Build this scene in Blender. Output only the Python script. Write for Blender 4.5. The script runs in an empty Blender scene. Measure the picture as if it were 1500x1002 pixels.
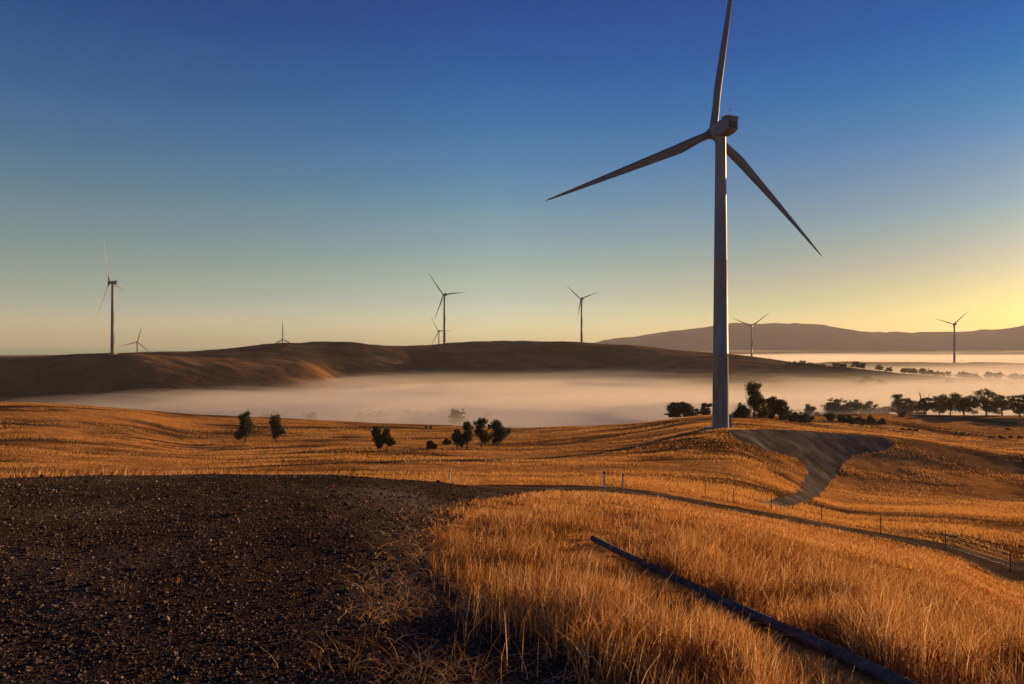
import bpy, bmesh, math, random
import numpy as np
from mathutils import Vector, Matrix

SC = bpy.context.scene
COL = SC.collection
rng = np.random.default_rng(11)
random.seed(5)
F, CX, CY = 1000.0, 750.0, 500.0          # focal length and centre of the 1500 px wide photograph

# ------------------------------------------------------------------ helpers
def tag(o, label=None, cat=None, group=None, kind=None):
    if label: o["label"] = label
    if cat: o["category"] = cat
    if group: o["group"] = group
    if kind: o["kind"] = kind
    return o

def link(name, me, m=None, parent=None):
    o = bpy.data.objects.new(name, me); COL.objects.link(o)
    if m is not None: me.materials.append(m)
    if parent is not None: o.parent = parent
    return o

def empty(name, loc, rz=0.0):
    o = bpy.data.objects.new(name, None); COL.objects.link(o)
    o.location = loc; o.rotation_euler = (0, 0, rz); o.empty_display_size = 0.5
    return o

def np_mesh(name, verts, faces, smooth=False):
    """verts (n,3); faces (m,k) with one k"""
    me = bpy.data.meshes.new(name)
    verts = np.ascontiguousarray(verts, dtype=np.float32); faces = np.ascontiguousarray(faces, dtype=np.int32)
    m, k = faces.shape
    me.vertices.add(len(verts)); me.vertices.foreach_set("co", verts.ravel())
    me.loops.add(m * k); me.loops.foreach_set("vertex_index", faces.ravel())
    me.polygons.add(m)
    me.polygons.foreach_set("loop_start", np.arange(0, m * k, k, dtype=np.int32))
    me.polygons.foreach_set("loop_total", np.full(m, k, dtype=np.int32))
    me.polygons.foreach_set("use_smooth", np.full(m, smooth, dtype=bool))
    me.update(calc_edges=True)
    return me

def attr(me, name, data):
    a = me.attributes.new(name, 'FLOAT', 'POINT'); a.data.foreach_set("value", np.ascontiguousarray(data, dtype=np.float32))

def _hash(ix, iy, seed):
    h = (ix.astype(np.int64) * 374761393 + iy.astype(np.int64) * 668265263 + seed * 1442695041) & 0xFFFFFFFF
    h = ((h ^ (h >> 13)) * 1274126177) & 0xFFFFFFFF
    return ((h ^ (h >> 16)) & 0xFFFF) / 65535.0

def vnoise(x, y, seed=0):
    x = np.asarray(x, float); y = np.asarray(y, float)
    ix = np.floor(x); iy = np.floor(y); fx = x - ix; fy = y - iy
    fx = fx * fx * (3 - 2 * fx); fy = fy * fy * (3 - 2 * fy)
    a = _hash(ix, iy, seed); b = _hash(ix + 1, iy, seed); c = _hash(ix, iy + 1, seed); d = _hash(ix + 1, iy + 1, seed)
    return (a * (1 - fx) + b * fx) * (1 - fy) + (c * (1 - fx) + d * fx) * fy

def fbm(x, y, o=4, seed=0):
    s = 0; a = 0.5; t = 0
    for k in range(o):
        s = s + a * vnoise(x * 2 ** k + 17.3 * k, y * 2 ** k - 9.1 * k, seed + k); t += a; a *= 0.5
    return s / t * 2 - 1

# ------------------------------------------------------------------ materials
def mat(name, base=(.5, .5, .5), rough=.8, spec=.3, metallic=0):
    m = bpy.data.materials.new(name); m.use_nodes = True
    b = m.node_tree.nodes["Principled BSDF"]
    b.inputs["Base Color"].default_value = (*base, 1); b.inputs["Roughness"].default_value = rough
    b.inputs["Specular IOR Level"].default_value = spec; b.inputs["Metallic"].default_value = metallic
    return m, m.node_tree, b

def noise_mat(name, stops, scale, rough=.9, detail=8, bump=0.0, bscale=None, spec=.15, rot=None, stretch=None, mix=None, bdist=0.05):
    """colour ramp over world-space noise; mix=(scale, darkcolour, lo, hi) blends a second patchy tone"""
    m, nt, b = mat(name, stops[0][1], rough, spec); N = nt.nodes; L = nt.links
    tc = N.new("ShaderNodeTexCoord"); mp = N.new("ShaderNodeMapping"); L.new(tc.outputs["Object"], mp.inputs[0])
    if stretch: mp.inputs["Scale"].default_value = stretch
    if rot: mp.inputs["Rotation"].default_value = (0, 0, rot)
    n = N.new("ShaderNodeTexNoise"); n.inputs["Scale"].default_value = scale; n.inputs["Detail"].default_value = detail
    n.inputs["Roughness"].default_value = .65; L.new(mp.outputs[0], n.inputs["Vector"])
    r = N.new("ShaderNodeValToRGB"); L.new(n.outputs["Fac"], r.inputs[0])
    el = r.color_ramp.elements
    while len(el) < len(stops): el.new(0.5)
    for e, (p, c) in zip(el, stops): e.position = p; e.color = (*c, 1)
    out = r.outputs[0]
    if mix:
        n2 = N.new("ShaderNodeTexNoise"); n2.inputs["Scale"].default_value = mix[0]; n2.inputs["Detail"].default_value = 5
        L.new(mp.outputs[0], n2.inputs["Vector"])
        mr = N.new("ShaderNodeMapRange"); mr.inputs["From Min"].default_value = mix[2]; mr.inputs["From Max"].default_value = mix[3]
        L.new(n2.outputs["Fac"], mr.inputs["Value"])
        mx = N.new("ShaderNodeMix"); mx.data_type = 'RGBA'; L.new(mr.outputs[0], mx.inputs["Factor"])
        L.new(out, mx.inputs["A"]); mx.inputs["B"].default_value = (*mix[1], 1); out = mx.outputs["Result"]
    L.new(out, b.inputs["Base Color"])
    if bump:
        n3 = N.new("ShaderNodeTexNoise"); n3.inputs["Scale"].default_value = bscale or scale * 3; n3.inputs["Detail"].default_value = 6
        L.new(mp.outputs[0], n3.inputs["Vector"])
        bp = N.new("ShaderNodeBump"); bp.inputs["Strength"].default_value = bump; bp.inputs["Distance"].default_value = bdist
        L.new(n3.outputs["Fac"], bp.inputs["Height"]); L.new(bp.outputs[0], b.inputs["Normal"])
    return m

def blade_mat(name, stops, trans=.45):
    m = bpy.data.materials.new(name); m.use_nodes = True; nt = m.node_tree; N = nt.nodes; L = nt.links
    N.remove(N["Principled BSDF"])
    a = N.new("ShaderNodeAttribute"); a.attribute_name = "rnd"
    r = N.new("ShaderNodeValToRGB"); L.new(a.outputs["Fac"], r.inputs[0]); el = r.color_ramp.elements
    while len(el) < len(stops): el.new(0.5)
    for e, (p, c) in zip(el, stops): e.position = p; e.color = (*c, 1)
    d = N.new("ShaderNodeBsdfDiffuse"); t = N.new("ShaderNodeBsdfTranslucent"); x = N.new("ShaderNodeMixShader")
    x.inputs[0].default_value = trans
    L.new(r.outputs[0], d.inputs[0]); L.new(r.outputs[0], t.inputs[0]); L.new(d.outputs[0], x.inputs[1]); L.new(t.outputs[0], x.inputs[2])
    L.new(x.outputs[0], N["Material Output"].inputs[0])
    return m

M = {}
M['ground'] = noise_mat("dry_grass_ground", [(.25, (.14, .055, .017)), (.45, (.42, .19, .05)), (.6, (.60, .29, .075)), (.78, (.74, .41, .13))],
                        .35, rough=1, spec=0, bump=.9, bscale=1.6, detail=12, mix=(.035, (.085, .045, .02), .45, .58), stretch=(.7, 1.2, 1), rot=.4, bdist=.35)
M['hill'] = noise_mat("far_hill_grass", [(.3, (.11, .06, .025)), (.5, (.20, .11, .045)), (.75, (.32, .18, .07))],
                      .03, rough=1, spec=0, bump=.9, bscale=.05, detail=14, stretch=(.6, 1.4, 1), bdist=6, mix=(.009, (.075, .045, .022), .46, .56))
M['road'] = noise_mat("dark_gravel", [(.3, (.022, .014, .009)), (.5, (.058, .039, .025)), (.66, (.095, .066, .042)), (.78, (.15, .105, .068))],
                      34, rough=1, spec=0, bump=1.0, bscale=45, detail=6, mix=(.28, (.15, .11, .075), .48, .68), bdist=.03)
M['pad'] = noise_mat("grey_pad_gravel", [(.3, (.075, .064, .050)), (.5, (.13, .112, .088)), (.72, (.26, .22, .17))], .6, rough=1, spec=0, bump=.3, bscale=1.5,
                     mix=(.25, (.07, .056, .042), .42, .62), stretch=(1, .16, 1), rot=.5, bdist=.3)
M['mount'] = noise_mat("mountain_rock", [(.3, (.035, .042, .05)), (.6, (.075, .082, .09)), (.8, (.13, .13, .13))], .004, rough=1, spec=0, bump=.8, bscale=.01, bdist=30)
M['bark'] = noise_mat("bark", [(.3, (.05, .035, .025)), (.7, (.16, .12, .09))], 6, bump=.5)
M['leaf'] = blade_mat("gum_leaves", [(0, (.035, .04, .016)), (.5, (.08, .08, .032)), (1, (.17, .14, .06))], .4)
M['straw'] = blade_mat("dry_straw", [(0, (.14, .06, .018)), (.35, (.40, .18, .05)), (.7, (.64, .33, .10)), (1, (.86, .62, .32))], .45)
M['tuft'] = blade_mat("far_straw", [(0, (.12, .055, .018)), (.4, (.46, .22, .06)), (1, (.80, .46, .15))], .42)
M['stone'] = blade_mat("stone_chips", [(0, (.03, .02, .014)), (.45, (.09, .065, .045)), (.85, (.16, .115, .075)), (1, (.36, .26, .17))], 0)
M['paint'] = noise_mat("turbine_paint", [(.35, (.12, .128, .132)), (.65, (.25, .258, .26))], .5, rough=.5, spec=.4, stretch=(1, 1, .15))
M['blade'] = noise_mat("blade_gelcoat", [(.3, (.12, .12, .13)), (.7, (.17, .17, .18))], .4, rough=.45, spec=.4)
M['metal'] = noise_mat("galvanised", [(.3, (.16, .16, .16)), (.7, (.30, .30, .30))], 5, rough=.5)
M['dark'] = noise_mat("dark_vent", [(.3, (.02, .02, .02)), (.7, (.05, .05, .05))], 4, rough=.6)
M['concrete'] = noise_mat("concrete", [(.3, (.22, .2, .18)), (.7, (.36, .33, .3))], 2, bump=.3)
M['cow'] = noise_mat("black_hide", [(.3, (.012, .010, .009)), (.7, (.035, .028, .022))], 3, rough=.7)
M['white'] = noise_mat("white_post_paint", [(.3, (.62, .60, .56)), (.7, (.8, .78, .74))], 12, rough=.6)
M['red'] = noise_mat("red_reflector", [(.3, (.35, .02, .02)), (.7, (.5, .03, .03))], 20, rough=.3)
M['black'] = noise_mat("black_marker", [(.3, (.015, .015, .015)), (.7, (.04, .04, .04))], 20, rough=.5)
M['timber'] = noise_mat("grey_timber", [(.3, (.10, .085, .07)), (.55, (.20, .17, .14)), (.8, (.33, .29, .24))], 9, bump=.6, stretch=(1, 1, .12), rot=0)
M['pole'] = noise_mat("weathered_pole", [(.3, (.06, .052, .045)), (.55, (.13, .115, .10)), (.8, (.28, .25, .21))], 10, bump=.6)

# ------------------------------------------------------------------ terrain: height along sight columns of the valley
NEAR = [(0.3, None), (3.0, None)]
COLS = {
 0:   [(4.8,1002),(8,805),(12,730),(16,702),(20,706),(40,716),(70,702),(100,684),(150,650),(200,622),(250,600),(290,590),(330,594),(420,650),(550,640),(700,580),(740,550),(790,525),(900,522),(1000,523),(1100,540),(1200,570),(2500,545),(6000,528),(14000,517)],
 165: [(4.8,1002),(8,805),(12,729),(16,700),(20,704),(40,715),(70,703),(100,686),(150,660),(200,636),(260,606),(300,598),(340,600),(420,648),(550,640),(680,590),(730,550),(775,518),(900,518),(1000,517),(1100,530),(1200,570),(2500,545),(6000,528),(14000,517)],
 300: [(4.8,1002),(8,805),(12,727),(16,698),(20,702),(40,714),(70,702),(100,686),(150,670),(220,648),(290,618),(330,608),(370,613),(450,650),(550,635),(700,588),(750,560),(800,532),(900,520),(1000,515),(1100,517),(1400,560),(2500,545),(6000,528),(14000,517)],
 430: [(4.8,1002),(8,805),(12,727),(16,698),(20,702),(40,714),(70,702),(100,685),(150,667),(210,649),(290,624),(335,614),(370,619),(450,650),(580,630),(740,584),(800,560),(880,530),(960,517),(1050,503),(1140,505),(1400,555),(2500,540),(6000,522),(14000,511)],
 510: [(4.8,1002),(8,805),(12,728),(16,699),(20,703),(40,713),(70,700),(100,684),(150,664),(200,650),(280,630),(340,618),(380,623),(450,655),(600,625),(800,582),(900,556),(980,527),(1060,501),(1150,504),(1400,552),(2500,538),(6000,520),(14000,509)],
 640: [(4.8,1002),(6.5,880),(9.5,783),(13,735),(17,707),(22,709),(35,711),(45,708),(52,705),(70,700),(100,686),(150,666),(200,651),(280,633),(335,622),(375,628),(450,660),(600,627),(800,583),(930,556),(1060,524),(1160,505),(1260,508),(1500,550),(2500,533),(14000,506)],
 750: [(4.8,1002),(6.5,885),(9.5,797),(13,750),(18,724),(25,719),(35,716),(46,710),(52,706),(60,703),(80,697),(100,688),(150,668),(200,652),(280,636),(330,627),(370,633),(450,662),(600,630),(800,585),(950,553),(1080,520),(1180,501),(1300,504),(1500,545),(2500,533),(14000,506)],
 900: [(4.8,1002),(6.5,888),(9.5,803),(13,760),(18,733),(25,727),(35,724),(46,716),(55,711),(65,706),(90,693),(130,672),(180,650),(240,633),(290,624),(330,622),(380,635),(460,665),(600,628),(800,585),(950,555),(1080,525),(1180,505),(1300,509),(1500,548),(2500,533),(14000,506)],
 1060:[(4.8,1002),(6.5,893),(10,808),(15,770),(25,752),(40,747),(50,740),(60,730),(80,712),(110,685),(140,655),(170,632),(185,627),(210,620),(250,612),(290,608),(330,612),(400,640),(550,620),(750,575),(900,548),(1000,526),(1080,517),(1200,523),(1500,547),(2500,533),(14000,506)],
 1250:[(4.8,1002),(7,900),(10,850),(15,817),(25,798),(40,780),(60,768),(80,754),(100,745),(125,735),(145,712),(165,670),(185,635),(200,632),(230,634),(260,628),(300,617),(340,608),(400,608),(500,622),(650,605),(780,588),(860,566),(920,549),(980,540),(1100,546),(1250,540),(1400,531),(1500,532),(1800,546),(2500,533),(14000,506)],
 1400:[(4.8,1002),(7,940),(10,893),(15,855),(25,834),(40,815),(50,802),(60,776),(75,762),(100,750),(130,737),(148,720),(165,690),(185,652),(200,651),(240,653),(270,643),(300,633),(350,614),(400,608),(500,625),(650,605),(800,590),(880,570),(930,559),(980,553),(1100,556),(1250,545),(1450,531),(1550,533),(1800,546),(2500,533),(14000,506)],
 1500:[(4.8,1002),(7,965),(10,930),(15,895),(25,872),(35,860),(45,844),(52,818),(60,788),(75,770),(100,755),(130,742),(150,726),(168,698),(185,666),(200,664),(240,657),(270,646),(300,637),(350,618),(400,609),(500,625),(650,605),(800,590),(890,570),(940,561),(980,557),(1100,560),(1250,546),(1450,532),(1550,534),(1800,546),(2500,533),(14000,506)],
}
ZN = -2.4
def pchip(xk, yk, x):
    xk = np.asarray(xk, float); yk = np.asarray(yk, float)
    h = np.diff(xk); dl = np.diff(yk, axis=0) / (h if yk.ndim == 1 else h[:, None])
    m = np.zeros_like(yk)
    a, b = dl[:-1], dl[1:]
    ok = a * b > 0
    m[1:-1] = np.where(ok, 2 * a * b / np.where(ok, a + b, 1), 0)
    m[0] = dl[0]; m[-1] = dl[-1]
    i = np.clip(np.searchsorted(xk, x) - 1, 0, len(xk) - 2)
    t = (x - xk[i]) / h[i]
    return i, t, h[i], m
def hermite(y0, y1, m0, m1, t, h):
    return (2*t**3-3*t**2+1)*y0 + (t**3-2*t**2+t)*h*m0 + (-2*t**3+3*t**2)*y1 + (t**3-t**2)*h*m1
LG = np.linspace(math.log(.3), math.log(14000), 900)
cpx = sorted(COLS); TAB = []
for c in cpx:
    dk = [.3, 3.0] + [k[0] for k in COLS[c]]; zk = [ZN, ZN] + [-(k[1] - CY) / F * k[0] for k in COLS[c]]
    i, t, h, m = pchip(np.log(dk), zk, LG); zk = np.array(zk)
    TAB.append(hermite(zk[i], zk[i+1], m[i], m[i+1], t, h))
TAB = np.array(TAB)
CU = np.array([(c - CX) / F for c in cpx])
CU = np.concatenate([[-2.2, -1.3], CU, [1.3, 2.2]]); TAB = np.concatenate([[TAB[0], TAB[0]], TAB, [TAB[-1], TAB[-1]]])
# dense table in u as well
UG = np.linspace(-2.2, 2.2, 900)
ii, tt, hh, mm = pchip(CU, TAB, UG)
TABU = hermite(TAB[ii], TAB[ii+1], mm[ii], mm[ii+1], tt[:, None], hh[:, None])

def height(x, y):
    x = np.asarray(x, float); y = np.asarray(y, float)
    r = np.hypot(x, y) + 1e-6; az = np.arctan2(x, y); ac = np.clip(az, -1.05, 1.05)
    d = np.maximum(r * np.cos(ac), .3); u = np.tan(ac)
    fu = np.clip((u + 2.2) / 4.4 * 899, 0, 898.999); iu = fu.astype(int); fu = fu - iu
    fl = np.clip((np.log(d) - LG[0]) / (LG[-1] - LG[0]) * 899, 0, 898.999); il = fl.astype(int); fl = fl - il
    z = (TABU[iu, il] * (1-fu) * (1-fl) + TABU[iu+1, il] * fu * (1-fl) + TABU[iu, il+1] * (1-fu) * fl + TABU[iu+1, il+1] * fu * fl)
    # undulation that grows with distance
    w1 = np.clip((d - 3) / 8, 0, 1)
    z = z + fbm(x * .9, y * .9, 3, 3) * .035 * (0.5 + w1)
    z = z + fbm(x * .16, y * .16, 3, 7) * .10 * w1 * np.clip((60 - d) / 40, 0.25, 1) * 1.0
    z = z + (fbm(x * .03 + .02*y, y * .035, 4, 21) * .45 + fbm(x * .25, y * .25, 3, 22) * .10) * np.clip((d - 55) / 60, 0, 1)
    z = z + fbm(x * .006, y * .008, 4, 31) * 4.5 * np.clip((d - 450) / 300, 0, 1) * np.clip((3500 - d) / 1500, 0, 1)
    z = z + (fbm(x * .018 + .3, y * .018, 4, 33) * 2.2) * np.clip((d - 560) / 200, 0, 1) * np.clip((2200 - d) / 600, 0, 1)
    return z

def ground_at(px, py, d0=3.5, d1=1600):
    """first visible ground point under a photograph pixel"""
    d = np.exp(np.linspace(math.log(d0), math.log(d1), 6000)); u = (px - CX) / F
    yy = CY - F * height(u * d, d) / d
    k = np.argmax(yy <= py); d = d[k]
    return Vector((u * d, d, float(height(u * d, d))))

def poly_mask(px, py, P):
    inside = np.zeros(px.shape, bool); n = len(P)
    for i in range(n):
        x0, y0 = P[i]; x1, y1 = P[(i+1) % n]
        c = ((y0 > py) != (y1 > py)) & (px < (x1 - x0) * (py - y0) / ((y1 - y0) + 1e-12) + x0)
        inside ^= c
    return inside

ROAD = [(2.4,-10),(2.0,0),(1.7,4.2),(1.1,4.9),(.35,5.6),(-.5,6.5),(-.85,8.1),(-.9,10.3),(-.8,13),(-.4,15.5),(.3,19),(1.7,24.5),(4.4,30),(8.5,35),(16,38.5),(28,41),(60,40),(62,49),
        (28,51),(15,51),(5,49.5),(-1.5,44),(-5,32),(-7,22),(-8,17.5),(-14,16.8),(-24,17),(-60,20),(-60,-12),(-20,-14)]
PADPX = [(1064,631),(1120,629),(1200,633),(1296,641),(1312,650),(1296,661),(1250,667),(1232,684),(1216,706),(1208,717),(1190,732),(1160,744),(1120,745),(1096,739),(1130,733),(1160,720),(1174,710),(1184,690),(1168,672),(1120,660),(1085,648)]
PADW = [tuple(ground_at(px, py, 60)[:2]) for px, py in PADPX]

# polar sheet, fine towards the view, one cell grid shared by ground, road and pad
az = np.concatenate([np.linspace(-math.pi, -.82, 60)[:-1], np.linspace(-.82, .82, 840), np.linspace(.82, math.pi, 60)[1:]])
rad = np.exp(np.concatenate([np.linspace(math.log(.35), math.log(3.2), 24)[:-1], np.linspace(math.log(3.2), math.log(70), 330)[:-1],
                             np.linspace(math.log(70), math.log(1700), 330)[:-1], np.linspace(math.log(1700), math.log(13500), 40)]))
A, R = np.meshgrid(az, rad, indexing='ij'); X = R * np.sin(A); Y = R * np.cos(A); Z = height(X, Y)
nA, nR = A.shape
V = np.stack([X, Y, Z], -1).reshape(-1, 3)
i, j = np.meshgrid(np.arange(nA - 1), np.arange(nR - 1), indexing='ij')
Q = np.stack([i*nR+j, i*nR+j+1, (i+1)*nR+j+1, (i+1)*nR+j], -1).reshape(-1, 4)
# close the seam behind the camera and the hole under it
j = np.arange(nR - 1); Q = np.concatenate([Q, np.stack([(nA-1)*nR+j, (nA-1)*nR+j+1, j+1, j], -1)])
fc = V[Q].mean(1)
wob = fbm(fc[:,0]*1.3, fc[:,1]*1.3, 3, 50) * .22
roadm = poly_mask(fc[:,0] + wob * np.clip(fc[:,1]/8,.6,2.5), fc[:,1] + wob, ROAD)
wob2 = fbm(fc[:,0]*.25, fc[:,1]*.25, 4, 51) * 2.2
padm = poly_mask(fc[:,0] + wob2, fc[:,1] + wob2, PADW)
rfar = np.hypot(fc[:,0], fc[:,1])
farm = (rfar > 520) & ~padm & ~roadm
def sub(name, mask, m, cap=False):
    q = Q[mask]; u, inv = np.unique(q, return_inverse=True)
    me = np_mesh(name, V[u], inv.reshape(q.shape), True)
    return tag(link(name, me, m), kind='structure')
sub('ground', ~roadm & ~padm & ~farm, M['ground'])
sub('gravel_road', roadm, M['road'])
sub('gravel_pad', padm, M['pad'])
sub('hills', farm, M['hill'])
# small disc under the viewpoint closes the sheet
bm = bmesh.new(); bmesh.ops.create_circle(bm, cap_ends=True, radius=.42, segments=24)
me = bpy.data.meshes.new('road'); bm.to_mesh(me); bm.free()
o = link('road', me, M['road']); o.location = (0, 0, float(height(0., .35)) - .012); tag(o, kind='structure')

# ------------------------------------------------------------------ mountains on the far side of the valley
def mountains():
    pts = [(500,512),(700,509),(800,505),(870,501),(900,496),(930,492),(970,487),(1010,482),(1040,477),(1075,472),(1110,474),(1160,474),(1195,475),(1212,478),(1240,485),(1300,487),(1360,487),(1410,486),(1460,482),(1500,476),(1560,470),(1650,474),(1800,482),(2000,478),(2300,488),(2600,500)]
    n = 420; t = 46; D = 7600.
    px = np.linspace(500, 2600, n); hy = np.interp(px, [p[0] for p in pts], [p[1] for p in pts])
    hz = (CY - hy) / F * D + 85 + fbm(px * .045, px * 0, 5, 60) * 17
    s = np.linspace(-1, 1, t)
    PX, S = np.meshgrid(px, s, indexing='ij'); HZ = np.repeat(hz[:, None], t, 1)
    prof = np.clip(1 - np.abs(S) ** 1.15, 0, 1)
    YY = D + S * 1500; XX = (PX - CX) / F * D
    nz = fbm(XX * .0022, YY * .0022, 5, 61)
    rid = 1 - np.abs(fbm(XX * .0016 + 3, YY * .0009, 4, 62)) * 2
    ZZ = -85 + HZ * prof * (1 + (1 - prof) * .5 * rid) + nz * 22 * (1 - prof) + fbm(XX * .012, YY * .008, 3, 66) * 7
    v = np.stack([XX, YY, ZZ], -1).reshape(-1, 3)
    i, j = np.meshgrid(np.arange(n-1), np.arange(t-1), indexing='ij')
    q = np.stack([i*t+j, i*t+j+1, (i+1)*t+j+1, (i+1)*t+j], -1).reshape(-1, 4)
    tag(link('mountains', np_mesh('mountains', v, q, True), M['mount']), kind='structure')
mountains()

# ------------------------------------------------------------------ generic solids
class MB:
    """collects rings and boxes into one mesh"""
    def __init__(s): s.v = []; s.f = []
    def rings(s, rings, close=True, cap=True):
        n = len(rings[0]); b = len(s.v)
        for r in rings: s.v += [tuple(p) for p in r]
        for k in range(len(rings) - 1):
            for i in range(n if close else n - 1):
                j = (i + 1) % n
                s.f.append((b+k*n+i, b+k*n+j, b+(k+1)*n+j, b+(k+1)*n+i))
        if cap:
            s.f.append(tuple(b + i for i in reversed(range(n)))); s.f.append(tuple(b + (len(rings)-1)*n + i for i in range(n)))
        return s
    def tube(s, pts, rad, n=8, cap=True):
        pts = [Vector(p) for p in pts]; rs = rad if hasattr(rad, '__len__') else [rad] * len(pts); R = []
        up = Vector((0, 0, 1)) if abs((pts[-1]-pts[0]).normalized().z) < .9 else Vector((1, 0, 0))
        for k, p in enumerate(pts):
            t = (pts[min(k+1, len(pts)-1)] - pts[max(k-1, 0)]).normalized(); a = t.cross(up).normalized(); b = a.cross(t)
            R.append([p + rs[k]*(math.cos(2*math.pi*i/n)*a + math.sin(2*math.pi*i/n)*b) for i in range(n)])
        return s.rings(R, cap=cap)
    def box(s, c, d, taper=1.0):
        x, y, z = d[0]/2, d[1]/2, d[2]/2
        R = [[(c[0]+sx*x*k, c[1]+sy*y*k, c[2]+sz*z) for sx, sy in ((-1,-1),(1,-1),(1,1),(-1,1))] for sz, k in ((-1, 1), (1, taper))]
        return s.rings(R)
    def build(s, name, m, parent=None, smooth=True, bevel=0, auto=40):
        me = bpy.data.meshes.new(name); me.from_pydata(s.v, [], s.f); me.update()
        bm = bmesh.new(); bm.from_mesh(me); bmesh.ops.recalc_face_normals(bm, faces=bm.faces)
        if bevel: bmesh.ops.bevel(bm, geom=[e for e in bm.edges if e.calc_face_angle(0) > .5], offset=bevel, segments=2, affect='EDGES', profile=.6)
        for e in bm.edges: e.smooth = e.calc_face_angle(0) < math.radians(auto)
        for f in bm.faces: f.smooth = smooth
        bm.to_mesh(me); bm.free()
        return link(name, me, m, parent)

def copy_tree(o, parent=None):
    c = o.copy(); COL.objects.link(c)
    if parent is not None: c.parent = parent
    for ch in [k for k in KIDS.get(o.name, [])]:
        cc = copy_tree(ch, c)
        KIDS.setdefault(c.name, []).append(cc)
    return c
KIDS = {}
def reg(root):
    ch = [o for o in COL.objects if o.parent == root]
    KIDS[root.name] = ch
    for c in ch: reg(c)

# ------------------------------------------------------------------ wind turbine (local: rotor axis towards +Y, origin at tower foot)
HUB = 79.4; RB = 53.0
def blade_mesh():
    b = MB(); rings = []
    for k in range(30):
        t = k / 29; r = 1.2 + t * (RB - 1.2)
        if t < .04: ch = 2.1; th = 2.1
        else:
            q = min((t - .04) / .16, 1); q = q*q*(3-2*q)
            full = 2.4 * (1 - ((t - .2) / .8 if t > .2 else 0)) ** .9 + .28
            ch = 2.1 * (1 - q) + full * q if t < .2 else full
            th = 2.1 * (1 - q) + ch * .30 * q if t < .2 else ch * (.30 - .14 * min((t-.2)/.5, 1))
        if k == 29: ch, th = .12, .03
        tw = math.radians(16 * (1 - t) ** 2.2 - 1)
        sweep = -1.4 * t ** 3 * 0.6
        ring = []
        for i in range(18):
            a = 2 * math.pi * i / 18
            cx = math.cos(a) * .5; sx = math.sin(a) * .5
            w = min(max((t - .04) / .16, 0), 1)
            thick = sx * (1 - w) + w * sx * (0.45 + .9 * (cx + .5)) * 1.05
            x = (cx + .18 * -w) * ch; y = thick * th
            ring.append((x * math.cos(tw) - y * math.sin(tw), x * math.sin(tw) + y * math.cos(tw) - sweep, r))
        rings.append(ring)
    b.rings(rings); return b

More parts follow.
